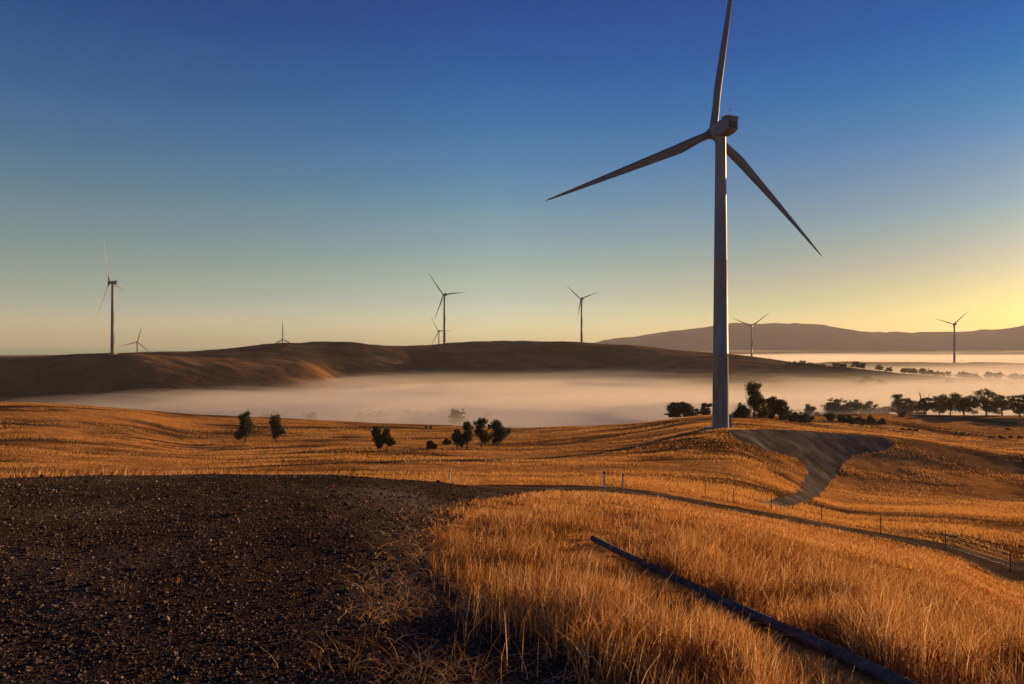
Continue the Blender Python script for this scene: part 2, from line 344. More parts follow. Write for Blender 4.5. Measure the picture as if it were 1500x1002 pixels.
def make_turbine(root):
    # tower in slightly tapering cans with flange lips
    t = MB(); R = []
    zs = [0, .3, .31, 19.8, 19.85, 20.05, 20.1, 44.8, 44.85, 45.05, 45.1, 62, 77.2, 77.25, 77.7]
    for z in zs:
        r = 2.15 - z / 77.7 * .80
        if z in (0, .3): r += .12
        if z in (19.85, 20.05, 44.85, 45.05, 77.25, 77.7): r += .035
        R.append([(r*math.cos(2*math.pi*i/48), r*math.sin(2*math.pi*i/48), z) for i in range(48)])
    tower = t.rings(R).build('tower', M['paint'], root)
    f = MB(); f.rings([[(r*math.cos(2*math.pi*i/40), r*math.sin(2*math.pi*i/40), z) for i in range(40)] for r, z in ((4.2, -3), (4.2, .10), (4.0, .22), (3.9, .24))])
    f.build('foundation', M['concrete'], root)
    d = MB()                                     # transformer cabinet-sized entry housing on the tower foot
    d.box((0, 0, 1.7), (1.5, 1.2, 3.4)); d.box((0, 0, 3.46), (1.7, 1.4, .12))
    dd = d.build('entry_housing', M['paint'], tower, smooth=False); dd.rotation_euler.z = math.radians(-95); dd.location = (2.2, -.25, .2)
    s = MB()
    for k in range(5): s.box((0, -1.3 - .28*k, .95 - .2*k), (1.1, .28, .06))
    for sx in (-.55, .55):
        s.tube([(sx, -.6, 2.0), (sx, -1.2, 2.0), (sx, -2.5, 1.1), (sx, -2.5, .1)], .03, 6)
    ss = s.build('stair', M['metal'], tower, smooth=False); ss.rotation_euler.z = math.radians(60); ss.location = (1.9, .4, .05)
    # nacelle
    n = MB(); sec = []
    prof = [(2.2, 1.2, -1.2, 1.3), (1.7, 1.7, -1.7, 1.7), (-1.4, 1.85, -2.0, 1.9), (-3.6, 1.85, -1.75, 1.95), (-4.7, 1.8, -1.3, 1.95)]
    for y, w, zb, zt in prof:
        c = .35
        sec.append([(-w+c, y, zb), (w-c, y, zb), (w, y, zb+c), (w, y, zt-c), (w-c, y, zt), (-w+c, y, zt), (-w, y, zt-c), (-w, y, zb+c)])
    nac = n.rings(sec).build('nacelle', M['paint'], root, bevel=.06); nac.location = (0, 0, HUB)
    r = MB(); r.box((0, -3.75, 2.05), (3.9, 2.2, .6)); rr = r.build('cooler_hood', M['paint'], nac, smooth=False, bevel=.08)
    v = MB()
    for k in range(7): v.box((0, -4.72, -.7 + k*.26), (2.5, .06, .15))
    v.build('vent', M['dark'], nac, smooth=False)
    m = MB(); m.tube([(.3, -3.4, 2.4), (.3, -3.4, 4.6)], .05, 6); m.tube([(.3, -3.4, 2.4), (.3, -3.4, 3.0)], .14, 8)
    m.tube([(-.15, -3.4, 4.1), (.75, -3.4, 4.1)], .03, 6); m.box((.75, -3.4, 4.25), (.2, .1, .3)); m.tube([(-.15, -3.4, 4.1), (-.15, -3.4, 4.4)], .06, 6)
    m.build('weather_mast', M['metal'], nac, smooth=False)
    rot = empty('rotor', (0, 3.3, HUB)); rot.parent = root
    h = MB(); R = []
    for k in range(12):
        t = k / 11; y = -1.1 + 3.3 * t; rr_ = 1.62 * math.sqrt(max(1 - max((t-.35)/.65, 0) ** 2.2, 0.0004)) * (1 if t > .05 else .9)
        R.append([(rr_*math.cos(2*math.pi*i/28), y, rr_*math.sin(2*math.pi*i/28)) for i in range(28)])
    hub = h.rings(R).build('hub', M['paint'], rot)
    bd = blade_mesh().build('blade', M['blade'], rot)
    for k in (1, 2):
        c = bd.copy(); COL.objects.link(c); c.parent = rot; c.rotation_euler.y = k * 2 * math.pi / 3
    return root

def yawed(th): return math.radians(th) - math.pi / 2
main_d = 181.5
mx = (1055.5 - CX) / F * main_d
T0 = empty('wind_turbine', (mx, main_d, 0)); make_turbine(T0)
gz = float(height(mx, main_d)); T0.location.z = gz
tag(T0, 'huge wind turbine towering beside the gravel pad, topmost blade cut off by the frame', 'wind turbine', 'wind turbines')
reg(T0)
def rotor_of(t): return [c for c in KIDS[t.name] if c.name.startswith('rotor')][0]
def set_rotor(t, th, a, tilt, scale=1.0):
    t.rotation_euler.z = yawed(th)
    r = rotor_of(t); r.rotation_mode = 'XYZ'
    # spin about local Y (positive about +Y carries +Z towards +X), then tilt the nose up
    Mx = Matrix.Rotation(tilt, 4, 'X') @ Matrix.Rotation(math.radians(-a), 4, 'Y')
    r.rotation_euler = Mx.to_euler(); r.scale = (scale,) * 3
SPEC = [  # px, hub y px, distance, axis heading, spin, blade scale, foot y px, label
 (165, 414, 770, 190, 24, .98, 517, 'tall wind turbine at the left end of the dark ridge'),
 (201, 501, 1950, 112, -15, .95, 548, 'tiny wind turbine half hidden just right of the tall one on the left ridge'),
 (414, 497, 1560, 100, 0, .95, 545, 'tiny wind turbine with one blade straight up, peeping over the shoulder of the ridge'),
 (651, 432, 1200, 126, 39, .93, 506, 'taller turbine of the close pair on the middle ridge'),
 (643, 485, 1900, 130, 32, .95, 530, 'smaller turbine of the close pair on the middle ridge, half hidden behind the crest'),
 (852, 438, 1300, 112, 51, .80, 505, 'lone wind turbine on the ridge crest between the close pair and the biggest turbine'),
 (1101, 478, 1750, 231, 54, 1.1, 530, 'pale far wind turbine before the mountains just right of the biggest tower'),
 (1398, 475, 1440, 206, 48, .82, 532, 'far wind turbine rising from the misty flat ridge at the far right, before the mountains'),
]
for px, hy, D, th, a, sc, by, lab in SPEC:
    t = copy_tree(T0); t["label"] = lab
    zh = (CY - hy) / F * D; z0 = -(by - CY) / F * D; s = (zh - z0) / HUB
    ov = 3.3 * math.cos(math.radians(th))
    t.location = ((px - CX) / F * D, D, z0); t.scale = (s, s, s)
    set_rotor(t, th, a, .09 if px in (1398,) else 0.05, sc * 51 / 53 / s)
set_rotor(T0, 112, 114, .09, 1.0)

# ------------------------------------------------------------------ trees
def tree_meshes(h, spread, seed, nleaf=2200, leaf=.42, trunk_frac=.35, style='gum'):
    r = np.random.default_rng(seed); rd = random.Random(seed)
    tr = MB(); top = Vector((rd.uniform(-.06, .06)*h, rd.uniform(-.06, .06)*h, h*trunk_frac))
    tr.tube([(0, 0, -.6), (0, 0, .1*h), tuple(top)], [h*.035, h*.028, h*.022], 8)
    blobs = []
    nl = 13 if style == 'gum' else (9 if style == 'bush' else 8)
    for k in range(nl):
        a = 2*math.pi*k/nl + rd.uniform(-.4, .4)
        if style == 'cone':
            zz = h*(.28 + .66*k/(nl-1)); rr = spread*(.62 - .52*k/(nl-1))*rd.uniform(.6, 1.2)
        elif style == 'bush':
            zz = h*rd.uniform(.12, .66); rr = spread*rd.uniform(.1, .8)
        else:
            zz = h*(.24 + .58*((k*3) % nl)/(nl-1)) + h*rd.uniform(-.05, .05); rr = spread*rd.uniform(.3, .85)*(1.1 - .5*((k*3) % nl)/(nl-1))
        e = Vector((rr*math.cos(a), rr*math.sin(a), zz))
        mid = top.lerp(e, .55) + Vector((0, 0, -.04*h))
        tr.tube([tuple(top*.96), tuple(mid), tuple(e)], [h*.017, h*.010, h*.004], 5)
        s = (.55*h + .45*spread*1.6) * (rd.uniform(.08, .2) if style == 'gum' else rd.uniform(.12, .21)) * (1.35 if style == 'bush' else 1.0)
        blobs.append((e, s))
        for q in range(2 if style == 'gum' else 1):
            e2 = e + Vector((rd.gauss(0, 1), rd.gauss(0, 1), rd.gauss(.2, .5))) * s * (1.05 if style == 'gum' else .7)
            blobs.append((e2, s*rd.uniform(.45, .75)))
            tr.tube([tuple(mid), tuple(e2)], [h*.006, h*.003], 4)
    blobs.append((Vector((0, 0, h*.5)), h*.17))
    if style != 'gum': blobs.append((Vector((0, 0, h*.8)), h*.13)); blobs.append((Vector((0, 0, h*.5)), h*.18))
    # leaves: sprigs scattered in each blob
    w = np.array([b[1]**2.2 for b in blobs]); cnt = np.maximum((w / w.sum() * nleaf).astype(int), 4)
    P = []
    for (c, s), n in zip(blobs, cnt):
        v = r.normal(size=(n, 3)); v /= np.linalg.norm(v, axis=1)[:, None]
        rad_ = np.where(r.uniform(0, 1, (n, 1)) < .8, r.uniform(0, 1, (n, 1)) ** .45, r.uniform(.6, 1.45, (n, 1)))
        flat = np.array([1.25, 1.25, .7]) if style == 'gum' else np.array([1.1, 1.1, 1.0])
        P.append(np.array(c) + v*rad_*s*flat*(1 + .3*r.normal(size=(n, 1))*.5))
    P = np.concatenate(P); n = len(P)
    P[:, 2] = np.maximum(P[:, 2], .04*h)
    sz = leaf * r.uniform(.5, 1.25, n)[:, None]
    a = r.normal(size=(n, 3)); a /= np.linalg.norm(a, axis=1)[:, None]
    b = np.cross(a, r.normal(size=(n, 3))); b /= np.linalg.norm(b, axis=1)[:, None]
    vv = np.stack([P - a*sz, P + b*sz*.55, P + a*sz, P - b*sz*.55], 1).reshape(-1, 3)
    f = np.arange(4*n).reshape(-1, 4)
    me = np_mesh('crown', vv, f)
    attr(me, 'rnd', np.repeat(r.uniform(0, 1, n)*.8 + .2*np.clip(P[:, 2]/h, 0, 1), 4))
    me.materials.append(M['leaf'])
    return tr, me
_tc = {}
def tree(name, x, y, h, spread, label, group=None, seed=0, style='gum', nleaf=2200, leaf=.42, trunk_frac=.35, cat='tree', sink=0.0, z=None, sq=1.0, rz=None):
    root = empty(name, (x, y, (float(height(x, y)) if z is None else z) - sink), rz if rz is not None else random.uniform(0, 6.28))
    tag(root, label, cat, group)
    key = (h, spread, seed, style, nleaf)
    if key in _tc:
        a, b = _tc[key]
        for o in (a, b):
            c = o.copy(); COL.objects.link(c); c.parent = root
    else:
        tr, me = tree_meshes(h, spread, seed, nleaf, leaf, trunk_frac, style)
        a = tr.build('trunk', M['bark'], root); b = bpy.data.objects.new('crown', me); COL.objects.link(b); b.parent = root
        _tc[key] = (a, b)
    root.scale = (1, 1, sq)
    return root

def at(px, d): return ((px - CX) / F * d, d)
# two slender trees standing in the orange field at left
x, y = at(359, 218); tree('young_tree', x, y, 8.6, 3.4, 'rounder and larger of the two dark trees in the orange field at left', 'pair of dark trees in the field', 3, 'cone', 4600, .36, .14)
x, y = at(405, 214); tree('young_tree', x, y, 8.0, 2.4, 'slimmer right-hand tree of the two dark trees in the orange field at left', 'pair of dark trees in the field', 4, 'cone', 3600, .34, .16)
FIELD = [(553, 172, 5.4, 2.2, 5, 'tall ragged left half of the twin-stemmed dark bush in mid field'), (567, 172, 4.8, 2.1, 6, 'lower right half of the twin-stemmed dark bush in mid field'),
         (632, 180, 2.4, 1.4, 7, 'small low dark bush alone in mid field right of the twin-stemmed bush'), (655, 200, 1.6, 1.2, 17, 'smallest dark bush in mid field, beside the fine-stemmed trees'),
         (670, 178, 5.0, 1.8, 8, 'narrow dark tree, left one of the two fine-stemmed trees in mid field'), (684, 176, 7.0, 2.6, 9, 'tallest dark tree among the bushes in mid field'),
         (705, 190, 7.4, 2.6, 10, 'dark tree between the tallest field tree and the broad one'), (729, 186, 7.0, 4.2, 12, 'broadest dark spreading tree at the right end of the mid field row')]
for px, d, h, s, sd, lab in FIELD:
    x, y = at(px, d); tree('field_tree' if h > 3 else 'field_bush', x, y, h, s, lab, 'dark bushes and trees in mid field', sd, 'bush' if h < 3 else 'cone', 3000, .32, .2, 'tree' if h > 3 else 'bush')
# gum trees beyond the tower, out of the mist
R_ = [  # px, d, height, spread, seed, style, name, label
 (985, 330, 9, 3.6, 20, 'gum', 'gum_tree', 'leafy leftmost gum of the small clump left of the biggest tower'),
 (1003, 335, 10, 4.2, 21, 'gum', 'gum_tree', 'widest gum tree in the small clump left of the biggest tower'),
 (1018, 345, 8, 3.2, 22, 'gum', 'gum_tree', 'low thin gum between the widest and narrow ones, left of the biggest tower'),
 (1034, 335, 8.6, 2.2, 23, 'gum', 'gum_tree', 'narrow gum tree closest to the left side of the biggest tower'),
 (1104, 262, 12.5, 5.0, 24, 'cone', 'gum_tree', 'tallest and densest gum tree, right beside the biggest tower'),
 (1084, 256, 6.0, 2.8, 25, 'bush', 'bush', 'round dark bush squeezed between the biggest tower and the tallest gum tree'),
 (1092, 250, 4.0, 2.4, 26, 'bush', 'bush', 'low bush under the left side of the tallest gum tree'),
 (1118, 262, 6.0, 2.6, 27, 'bush', 'bush', 'dark bush under the right side of the tallest gum tree'),
 (1134, 275, 8.6, 4.4, 28, 'gum', 'gum_tree', 'domed gum tree just right of the tallest gum tree'),
 (1147, 272, 7.0, 3.4, 29, 'gum', 'gum_tree', 'low domed gum tree at the right end of the clump beside the biggest tower'),
 (1128, 264, 4.6, 1.9, 44, 'bush', 'bush', 'small round bush before the domed gum tree'),
 (1148, 262, 2.6, 1.6, 43, 'bush', 'bush', 'tiny bush at the edge of the orange grass right of the tower clump'),
 (1163, 265, 3.4, 2.4, 30, 'bush', 'bush', 'left bush of the low dark hedge row right of the tower clump'),
 (1173, 266, 4.2, 2.4, 31, 'bush', 'bush', 'taller spiky bush in the low dark hedge row right of the tower clump'),
 (1184, 268, 3.0, 2.0, 32, 'bush', 'bush', 'right end bush of the low dark hedge row right of the tower clump'),
 (1186, 420, 10, 4.5, 33, 'gum', 'gum_tree', 'pale mist-veiled gum tree in the gap between the tower clump and the long tree line'),
 (1173, 520, 13, 7, 34, 'gum', 'gum_tree', 'faintest broad tree fading in the mist right of the tower clump'),
 (1217, 285, 4.0, 1.9, 35, 'bush', 'bush', 'pointed round bush standing apart in the grass below the long tree line'),
 (1234, 290, 3.4, 2.2, 36, 'bush', 'bush', 'first bush of the dark shrub strip under the long tree line'),
 (1246, 291, 3.2, 2.2, 37, 'bush', 'bush', 'second bush from the left of the dark shrub strip under the long tree line'),
 (1259, 293, 2.9, 2.2, 38, 'bush', 'bush', 'middle bush of the dark shrub strip under the long tree line'),
 (1275, 295, 4.2, 1.8, 39, 'bush', 'bush', 'tallest pointed bush of the dark shrub strip under the long tree line'),
 (1291, 297, 2.8, 1.9, 40, 'bush', 'bush', 'last low bush at the right end of the dark shrub strip'),
 (1322, 345, 3.0, 1.6, 41, 'bush', 'bush', 'lone small round bush in the misty paddock'),
 (1219, 370, 13, 6.2, 50, 'gum', 'gum_tree', 'wide-topped gum tree at the left end of the long tree line'),
 (1232, 372, 13, 5.6, 51, 'gum', 'gum_tree', 'second gum tree from the left of the long tree line'),
 (1252, 372, 11, 5.6, 52, 'gum', 'gum_tree', 'dense lower gum tree third from the left of the long tree line'),
 (1275, 378, 11.5, 5.4, 53, 'gum', 'gum_tree', 'gum tree with an open feathery top, fourth from the left of the long tree line'),
 (1296, 385, 9.5, 5.4, 54, 'gum', 'gum_tree', 'low gum tree in the dip of the long tree line'),
 (1317, 365, 14.0, 4.6, 55, 'gum', 'gum_tree', 'tall narrow-topped gum tree rising in the middle of the long tree line'),
 (1334, 368, 12, 5.0, 56, 'gum', 'gum_tree', 'gum tree just left of the bare-limbed one in the long tree line'),
 (1356, 345, 10.5, 4.6, 57, 'gum', 'gum_tree', 'gum tree whose bare dead limbs stand above its crown'),
 (1376, 360, 11.5, 3.4, 60, 'gum', 'gum_tree', 'thin gum tree with a flat umbrella top beside the broad dark one'),
 (1392, 338, 12, 6.6, 58, 'gum', 'gum_tree', 'left half of the broad dark gum clump above the cows'),
 (1412, 322, 12.2, 8.0, 59, 'gum', 'gum_tree', 'broadest and darkest gum tree with a forked trunk, above the grazing cows'),
 (1445, 330, 14.5, 6.6, 61, 'gum', 'gum_tree', 'big gum tree with an open crown, second from the right frame edge'),
 (1468, 345, 12, 5.6, 62, 'gum', 'gum_tree', 'fading gum tree between the two big ones at far right'),
 (1494, 326, 12.0, 5.4, 63, 'gum', 'gum_tree', 'gum tree cut by the right edge of the photo'),
 (1530, 330, 13, 6.0, 64, 'gum', 'gum_tree', 'gum tree beyond the right edge of the photo'),
]
for px, d, h, s, sd, st, nm, lab in R_:
    if px > 1205 and h > 8: d *= 1.17; h *= 1.12; s *= 1.15
    x, y = at(px, d); tree(nm, x, y, h, s*1.12, lab, 'trees and bushes beyond the tower', sd, st, 5600 if h > 8 else 2400, .38 if h > 8 else .28, .2 if st == 'gum' else .15, 'bush' if nm == 'bush' else 'tree')
# bare limbs above one crown
dl = MB(); rd = random.Random(8)
x, y = at(1354, 402); z = float(height(x, y))
for k in range(6):
    a = rd.uniform(-1, 1); p0 = Vector((0, 0, 5)); p1 = Vector((a*2.2, rd.uniform(-1, 1), 9.5)); p2 = p1 + Vector((a*1.3, 0, rd.uniform(2.5, 5)))
    dl.tube([p0, p1, p2], [.22, .13, .04], 5)
    for q in range(3):
        b0 = p1.lerp(p2, .3 + .25*q); dl.tube([b0, b0 + Vector((rd.uniform(-1.2, 1.2), rd.uniform(-.5, .5), rd.uniform(.6, 1.6)))], [.07, .02], 4)
dl.tube([(0, 0, -.5), (0, 0, 5.2)], [.4, .28], 8)
o = dl.build('dead_tree', M['bark']); o.location = (x, y, z); tag(o, 'bare dead tree with pale leafless branches standing in the long tree line', 'tree')

# far trees on the misty ridges
far = [(1156, 960, 8, 5), (1166, 965, 9, 7), (1176, 965, 10, 8), (1187, 965, 8, 8), (1196, 965, 7, 6), (1205, 968, 6, 5), (1224, 975, 7, 6), (1236, 975, 6, 6), (1254, 980, 11, 8), (1263, 982, 9, 6),
       (1288, 985, 9, 7), (1303, 985, 7, 6), (1326, 975, 9, 8), (1337, 975, 9, 7), (1352, 975, 11, 9), (1363, 975, 9, 7), (1375, 975, 7, 7), (1388, 980, 9, 6),
       (1408, 985, 10, 8), (1417, 985, 10, 8), (1428, 985, 9, 9), (1449, 985, 11, 9), (1462, 985, 11, 8), (1484, 985, 10, 8), (1496, 985, 9, 8),
       (1270, 880, 10, 8), (1290, 870, 9, 7), (1262, 860, 7, 5), (1390, 900, 8, 7), (1480, 880, 9, 8)]
words = ['broad', 'low', 'domed', 'flat-topped', 'ragged', 'small', 'leaning', 'twin-crowned']
for k, (px, d, h, s) in enumerate(far):
    x, y = at(px, d)
    row = 'on the hill crest' if px < 1245 else ('low in the mist' if d < 950 else 'on the misty ridge')
    ref = ('by the biggest tower' if px < 1245 else ('left of its turbine' if px < 1396 else 'right of its turbine'))
    n_ = ['first', 'second', 'third', 'fourth', 'fifth', 'sixth', 'seventh', 'eighth', 'ninth', 'tenth', 'eleventh', 'twelfth'][
        sum(1 for q in far[:k] if (q[0] < 1245) == (px < 1245) and (q[1] < 950) == (d < 950) and (q[0] < 1396) == (px < 1396))]
    tree('distant_tree', x, y, float(h), float(s), f'{n_} from left of the distant trees {row}, {ref}', 'distant trees on the misty ridges',
         70 + k % 5 + h, 'gum', 1100, .8, .2)
# trees drowned in the valley mist beyond the orange field
mist = [(527, 430, 9, 5), (541, 440, 9, 5), (557, 425, 12, 4.5), (600, 450, 13, 7), (612, 440, 12, 6), (630, 450, 11, 6), (667, 400, 13, 4.6), (672, 405, 10, 4), (715, 440, 10, 6),
        (390, 420, 9, 7), (402, 425, 9, 6), (455, 410, 9, 5)]
lab_m = ['first faint rounded tree in the mist behind the orange field, above the twin-stemmed bush', 'second faint rounded tree in the mist, just right of the first', 'narrow pale tree in the mist between two low faint ones',
         'pale tree melting into the mist, left of a faint trio', 'middle tree of a faint trio in the valley mist', 'right tree of a faint trio in the valley mist', 'clearest tall rounded tree rising from the valley mist behind the field edge',
         'smaller tree leaning against the clearest tree in the valley mist', 'barely visible tree in the mist far right of the clearest one', 'left faint tree in the grey mist behind the pair of field trees',
         'right faint tree in the grey mist behind the pair of field trees', 'lone faint rounded tree in the grey mist left of the ridge shoulder']
for k, ((px, d, h, s), lb) in enumerate(zip(mist, lab_m)):
    d = d + (60 if px in (667, 672) else 110); h = h*1.15; x, y = at(px, d); tree('misty_tree', x, y, float(h), float(s), lb, 'trees standing in the valley mist', 90 + k, 'gum', 1100, .6, .3, z=-(614 - CY)/F*d - h*.45)

# ------------------------------------------------------------------ cows
def cow_mesh(graze):
    """skinned skeleton of a cow, length along X, head at +X"""
    P = []; E = []; Rr = []
    def v(p, r, par=None):
        P.append(p); Rr.append(r); k = len(P) - 1
        if par is not None: E.append((par, k))
        return k
    hip = v((-.75, 0, 1.08), .34); mid = v((-.2, 0, 1.0), .42, hip); ch = v((.45, 0, 1.0), .40, mid); sh = v((.72, 0, 1.12), .30, ch)
    rump = v((-1.0, 0, 1.15), .24, hip)
    if graze: nk = v((1.1, 0, .85), .19, sh); hd = v((1.35, 0, .45), .15, nk); mz = v((1.5, 0, .14), .10, hd)
    else: nk = v((1.1, 0, 1.32), .19, sh); hd = v((1.4, 0, 1.48), .15, nk); mz = v((1.7, 0, 1.34), .10, hd)
    for s in (-1, 1):
        a = v((-.82, s*.2, .85), .18, hip); b = v((-.72, s*.2, .62), .12, a); c = v((-.92, s*.2, .38), .07, b); e = v((-.86, s*.2, .04), .065, c)
        a = v((.5, s*.2, .75), .14, ch); b = v((.55, s*.2, .42), .075, a); e = v((.52, s*.2, .04), .06, b)
        v(tuple(Vector(P[hd]) + Vector((-.08, s*.22, .06))), .04, hd)
    t1 = v((-1.13, 0, 1.0), .045, rump); v((-1.16, 0, .55), .035, t1)
    me = bpy.data.meshes.new('cow'); me.from_pydata(P, E, [])
    o = bpy.data.objects.new('cow', me); COL.objects.link(o)
    md = o.modifiers.new('s', 'SKIN'); o.modifiers.new('ss', 'SUBSURF').levels = 1; o.modifiers['ss'].render_levels = 1
    if not me.skin_vertices: pass
    sv = me.skin_vertices[0].data if len(me.skin_vertices) else None
    if sv is None:
        bm = bmesh.new(); bm.from_mesh(me); bm.verts.layers.skin.verify(); bm.to_mesh(me); bm.free(); sv = me.skin_vertices[0].data
    for k, r in enumerate(Rr): sv[k].radius = (r * (.8 if k < 4 else 1), r); sv[k].use_root = (k == 0)
    dg = bpy.context.evaluated_depsgraph_get(); ev = o.evaluated_get(dg); m2 = bpy.data.meshes.new_from_object(ev)
    bpy.data.objects.remove(o); bpy.data.meshes.remove(me)
    for p in m2.polygons: p.use_smooth = True
    m2.materials.clear(); m2.materials.append(M['cow'])
    return m2
cg, cs = cow_mesh(True), cow_mesh(False)
COWS = [(1322, 632, 1, 0, 'leftmost of three black cows grazing in a row on the lit grass'), (1332, 632.5, 1, 10, 'middle of three black cows grazing in a row on the lit grass'),
        (1341.5, 633.5, 0, -12, 'right one of three black cows in a row, standing broadside'), (1401, 638.5, 1, 200, 'left cow of the black pair grazing under the broad gum tree'),
        (1409.5, 639.5, 1, 5, 'right cow of the black pair grazing under the broad gum tree'), (1452, 643.5, 1, 0, 'brownish black cow grazing alone just left of the closest group'),
        (1465, 643, 0, 190, 'tall black cow behind its twin in the closest overlapping group'), (1468.5, 645, 1, 0, 'lower black cow in front in the closest overlapping group'),
        (1480, 643, 1, 10, 'black cow just right of the overlapping group'), (1494, 644.5, 0, 0, 'black cow nearest the right edge of the photo'),
        (1476, 631, 1, 0, 'farthest black cow, alone up the slope near the right edge'), (1440, 637, 0, 70, 'small black calf seen end on, between the pair and the closest group')]
for px, py, g, rz, lab in COWS:
    p = ground_at(px, py, 225, 420)
    o = bpy.data.objects.new('cow', cg if g else cs); COL.objects.link(o); o.location = p; o.rotation_euler = (0, 0, math.radians(rz))
    s = .6 if 'calf' in lab else 1.0
    o.scale = (s, s, s); tag(o, lab, 'cow', 'black cows grazing on the lit slope')
for px, py, lab in ((624.5, 628.5, 'left cow of the tiny pair on the far edge of the orange field'), (631, 629, 'right cow of the tiny pair on the far edge of the orange field')):
    p = ground_at(px, py, 150, 420); o = bpy.data.objects.new('cow', cg); COL.objects.link(o); o.location = p; o.rotation_euler.z = 2.2
    tag(o, lab, 'cow', 'cows on the far edge of the field')

# ------------------------------------------------------------------ posts and fences
def marker(px, py, h, label, lean=0.0, kind='guide'):
    p = ground_at(px, py, 24, 90)
    root = empty('marker_post', p); root.rotation_euler = (0, lean, random.uniform(-.3, .3)); tag(root, label, 'post', 'roadside marker posts')
    b = MB(); b.rings([[(sx*.055*k, sy*.03*k, z) for sx, sy in ((-1,-1),(1,-1),(1,1),(-1,1))] for z, k in ((-.35, 1), (h-.04, 1), (h, .75))])
    b.build('post', M['white'], root, smooth=False)
    if kind == 'guide':
        r = MB(); r.box((0, -.034, h-.18), (.075, .008, .16)); r.build('reflector', M['red'], root, smooth=False)
    else:
        r = MB(); r.rings([[(.058*sx, .033*sy, z) for sx, sy in ((-1,-1),(1,-1),(1,1),(-1,1))] for z in (h-.22, h-.1)]); r.build('band', M['black'], root, smooth=False)
    return root
marker(657, 707, 1.0, 'white leaning guide post with a red reflector at the bend of the dark road', .14)
marker(885, 717, 1.2, 'pale wooden marker post, left one of two beside the road', .0, 'w')
marker(912, 717, 1.15, 'pale wooden marker post, right one of two beside the road', .02, 'w')
def fence(pts, h, label, wires=4, r=.035, d=None, m=M['timber']):
    P = [ground_at(px, py, d[0], d[1]) if d else ground_at(px, py, 30, 120) for px, py in pts]
    o0 = P[0].copy(); root = empty('wire_fence', o0); tag(root, label, 'fence')
    for p in P:
        b = MB(); q = p - o0; b.tube([q + Vector((0, 0, -.4)), q + Vector((0, 0, h))], [r, r*.9], 6); b.build('post', m, root)
    w = MB()
    for k in range(wires):
        zz = h * (.25 + .7*k/(wires-1))
        for a, b_ in zip(P[:-1], P[1:]): w.tube([a - o0 + Vector((0, 0, zz)), (a + b_)/2 - o0 + Vector((0, 0, zz - .03)), b_ - o0 + Vector((0, 0, zz))], .004, 3)
    w.build('wire', M['dark'], root)
fence([(1033, 726), (1075, 738), (1130, 747), (1203, 764), (1290, 783), (1385, 806), (1480, 836)], 1.25, 'thin wire fence on slender posts running down the slope at right', d=(36, 75))
fence([(268, 646), (298, 648), (328, 651), (357, 655), (387, 658), (420, 661), (455, 664), (492, 667)], 1.3, 'old wire fence with wooden posts crossing the orange field under the pair of trees', r=.10, d=(80, 260))

# ------------------------------------------------------------------ fallen pole in the foreground verge
A0 = ground_at(868, 799, 5, 16); B0 = ground_at(1310, 1004, 3, 14)
b = MB(); n = 16; pts = []; rs = []
for k in range(n + 1):
    t = k / n; p = A0.lerp(B0 + (B0 - A0) * .12, t); p.z = float(height(p.x, p.y)) * .25 + (A0.z + (B0.z - A0.z) * t * 1.0) * .75 + .10 - .05*math.sin(math.pi*min(t*1.3, 1)); p.x += .05*math.sin(t*5)
    pts.append(p - A0); rs.append(.040 + .012 * t)
b.tube(pts, rs, 12); o = b.build('fallen_pole', M['pole']); o.location = A0
tag(o, 'long dark weathered pole lying in the orange grass, running down to the bottom right', 'pole')

# ------------------------------------------------------------------ grass blades (numpy)
def blades(name, x, y, h, w, m, lean=.35, seg=3, rnd=None, flat=0.0, zoff=0.0, label=None, wind=.15):
    n = len(x); z = height(x, y) + zoff
    a = rng.uniform(0, 2*np.pi, n); fa = rng.uniform(0, 2*np.pi, n)
    ln = np.abs(rng.normal(0, lean, n)) + flat
    dx = np.cos(a)*ln + wind; dy = np.sin(a)*ln
    base = np.stack([x, y, z - .02], -1)
    V_ = []; sx = np.cos(fa)*w*.5; sy = np.sin(fa)*w*.5
    for k in range(seg + 1):
        t = k / seg
        px = x + dx*h*t*t; py = y + dy*h*t*t; pz = base[:, 2] + h*t*np.sqrt(np.clip(1 - (ln*t)**2*.5, .05, 1)) * (1 if not flat else .55)
        ww = (1 - t**1.6)*.9 + .1
        V_.append(np.stack([px - sx*ww, py - sy*ww, pz], -1)); V_.append(np.stack([px + sx*ww, py + sy*ww, pz], -1))
    V_ = np.stack(V_, 1)                                   # n, 2(seg+1), 3
    k2 = 2*(seg+1); f = []
    for k in range(seg): f.append([2*k, 2*k+1, 2*k+3, 2*k+2])
    f = (np.arange(n)[:, None, None]*k2 + np.array(f)[None]).reshape(-1, 4)
    me = np_mesh(name, V_.reshape(-1, 3), f)
    rv = rng.uniform(0, 1, n) if rnd is None else rnd
    attr(me, 'rnd', np.repeat(np.clip(rv, 0, 1), k2))
    o = link(name, me, m); tag(o, kind='stuff', label=label)
    return o

def scatter(n, d0, d1, u0, u1, p=1.0):
    """density falls with distance^p in ground area"""
    t = rng.uniform(0, 1, n)
    d = (d0**p + t*(d1**p - d0**p))**(1/p) if p != 0 else d0*(d1/d0)**t
    u = rng.uniform(u0, u1, n)
    return u*d, d
def clump(x, y, s, seed, lo=.35, hi=.6):
    v = (fbm(x*s, y*s, 3, seed) + 1)/2
    return np.clip((v - lo)/(hi - lo), 0, 1)
def onroad(x, y): 
    return poly_mask(x, y, ROAD)

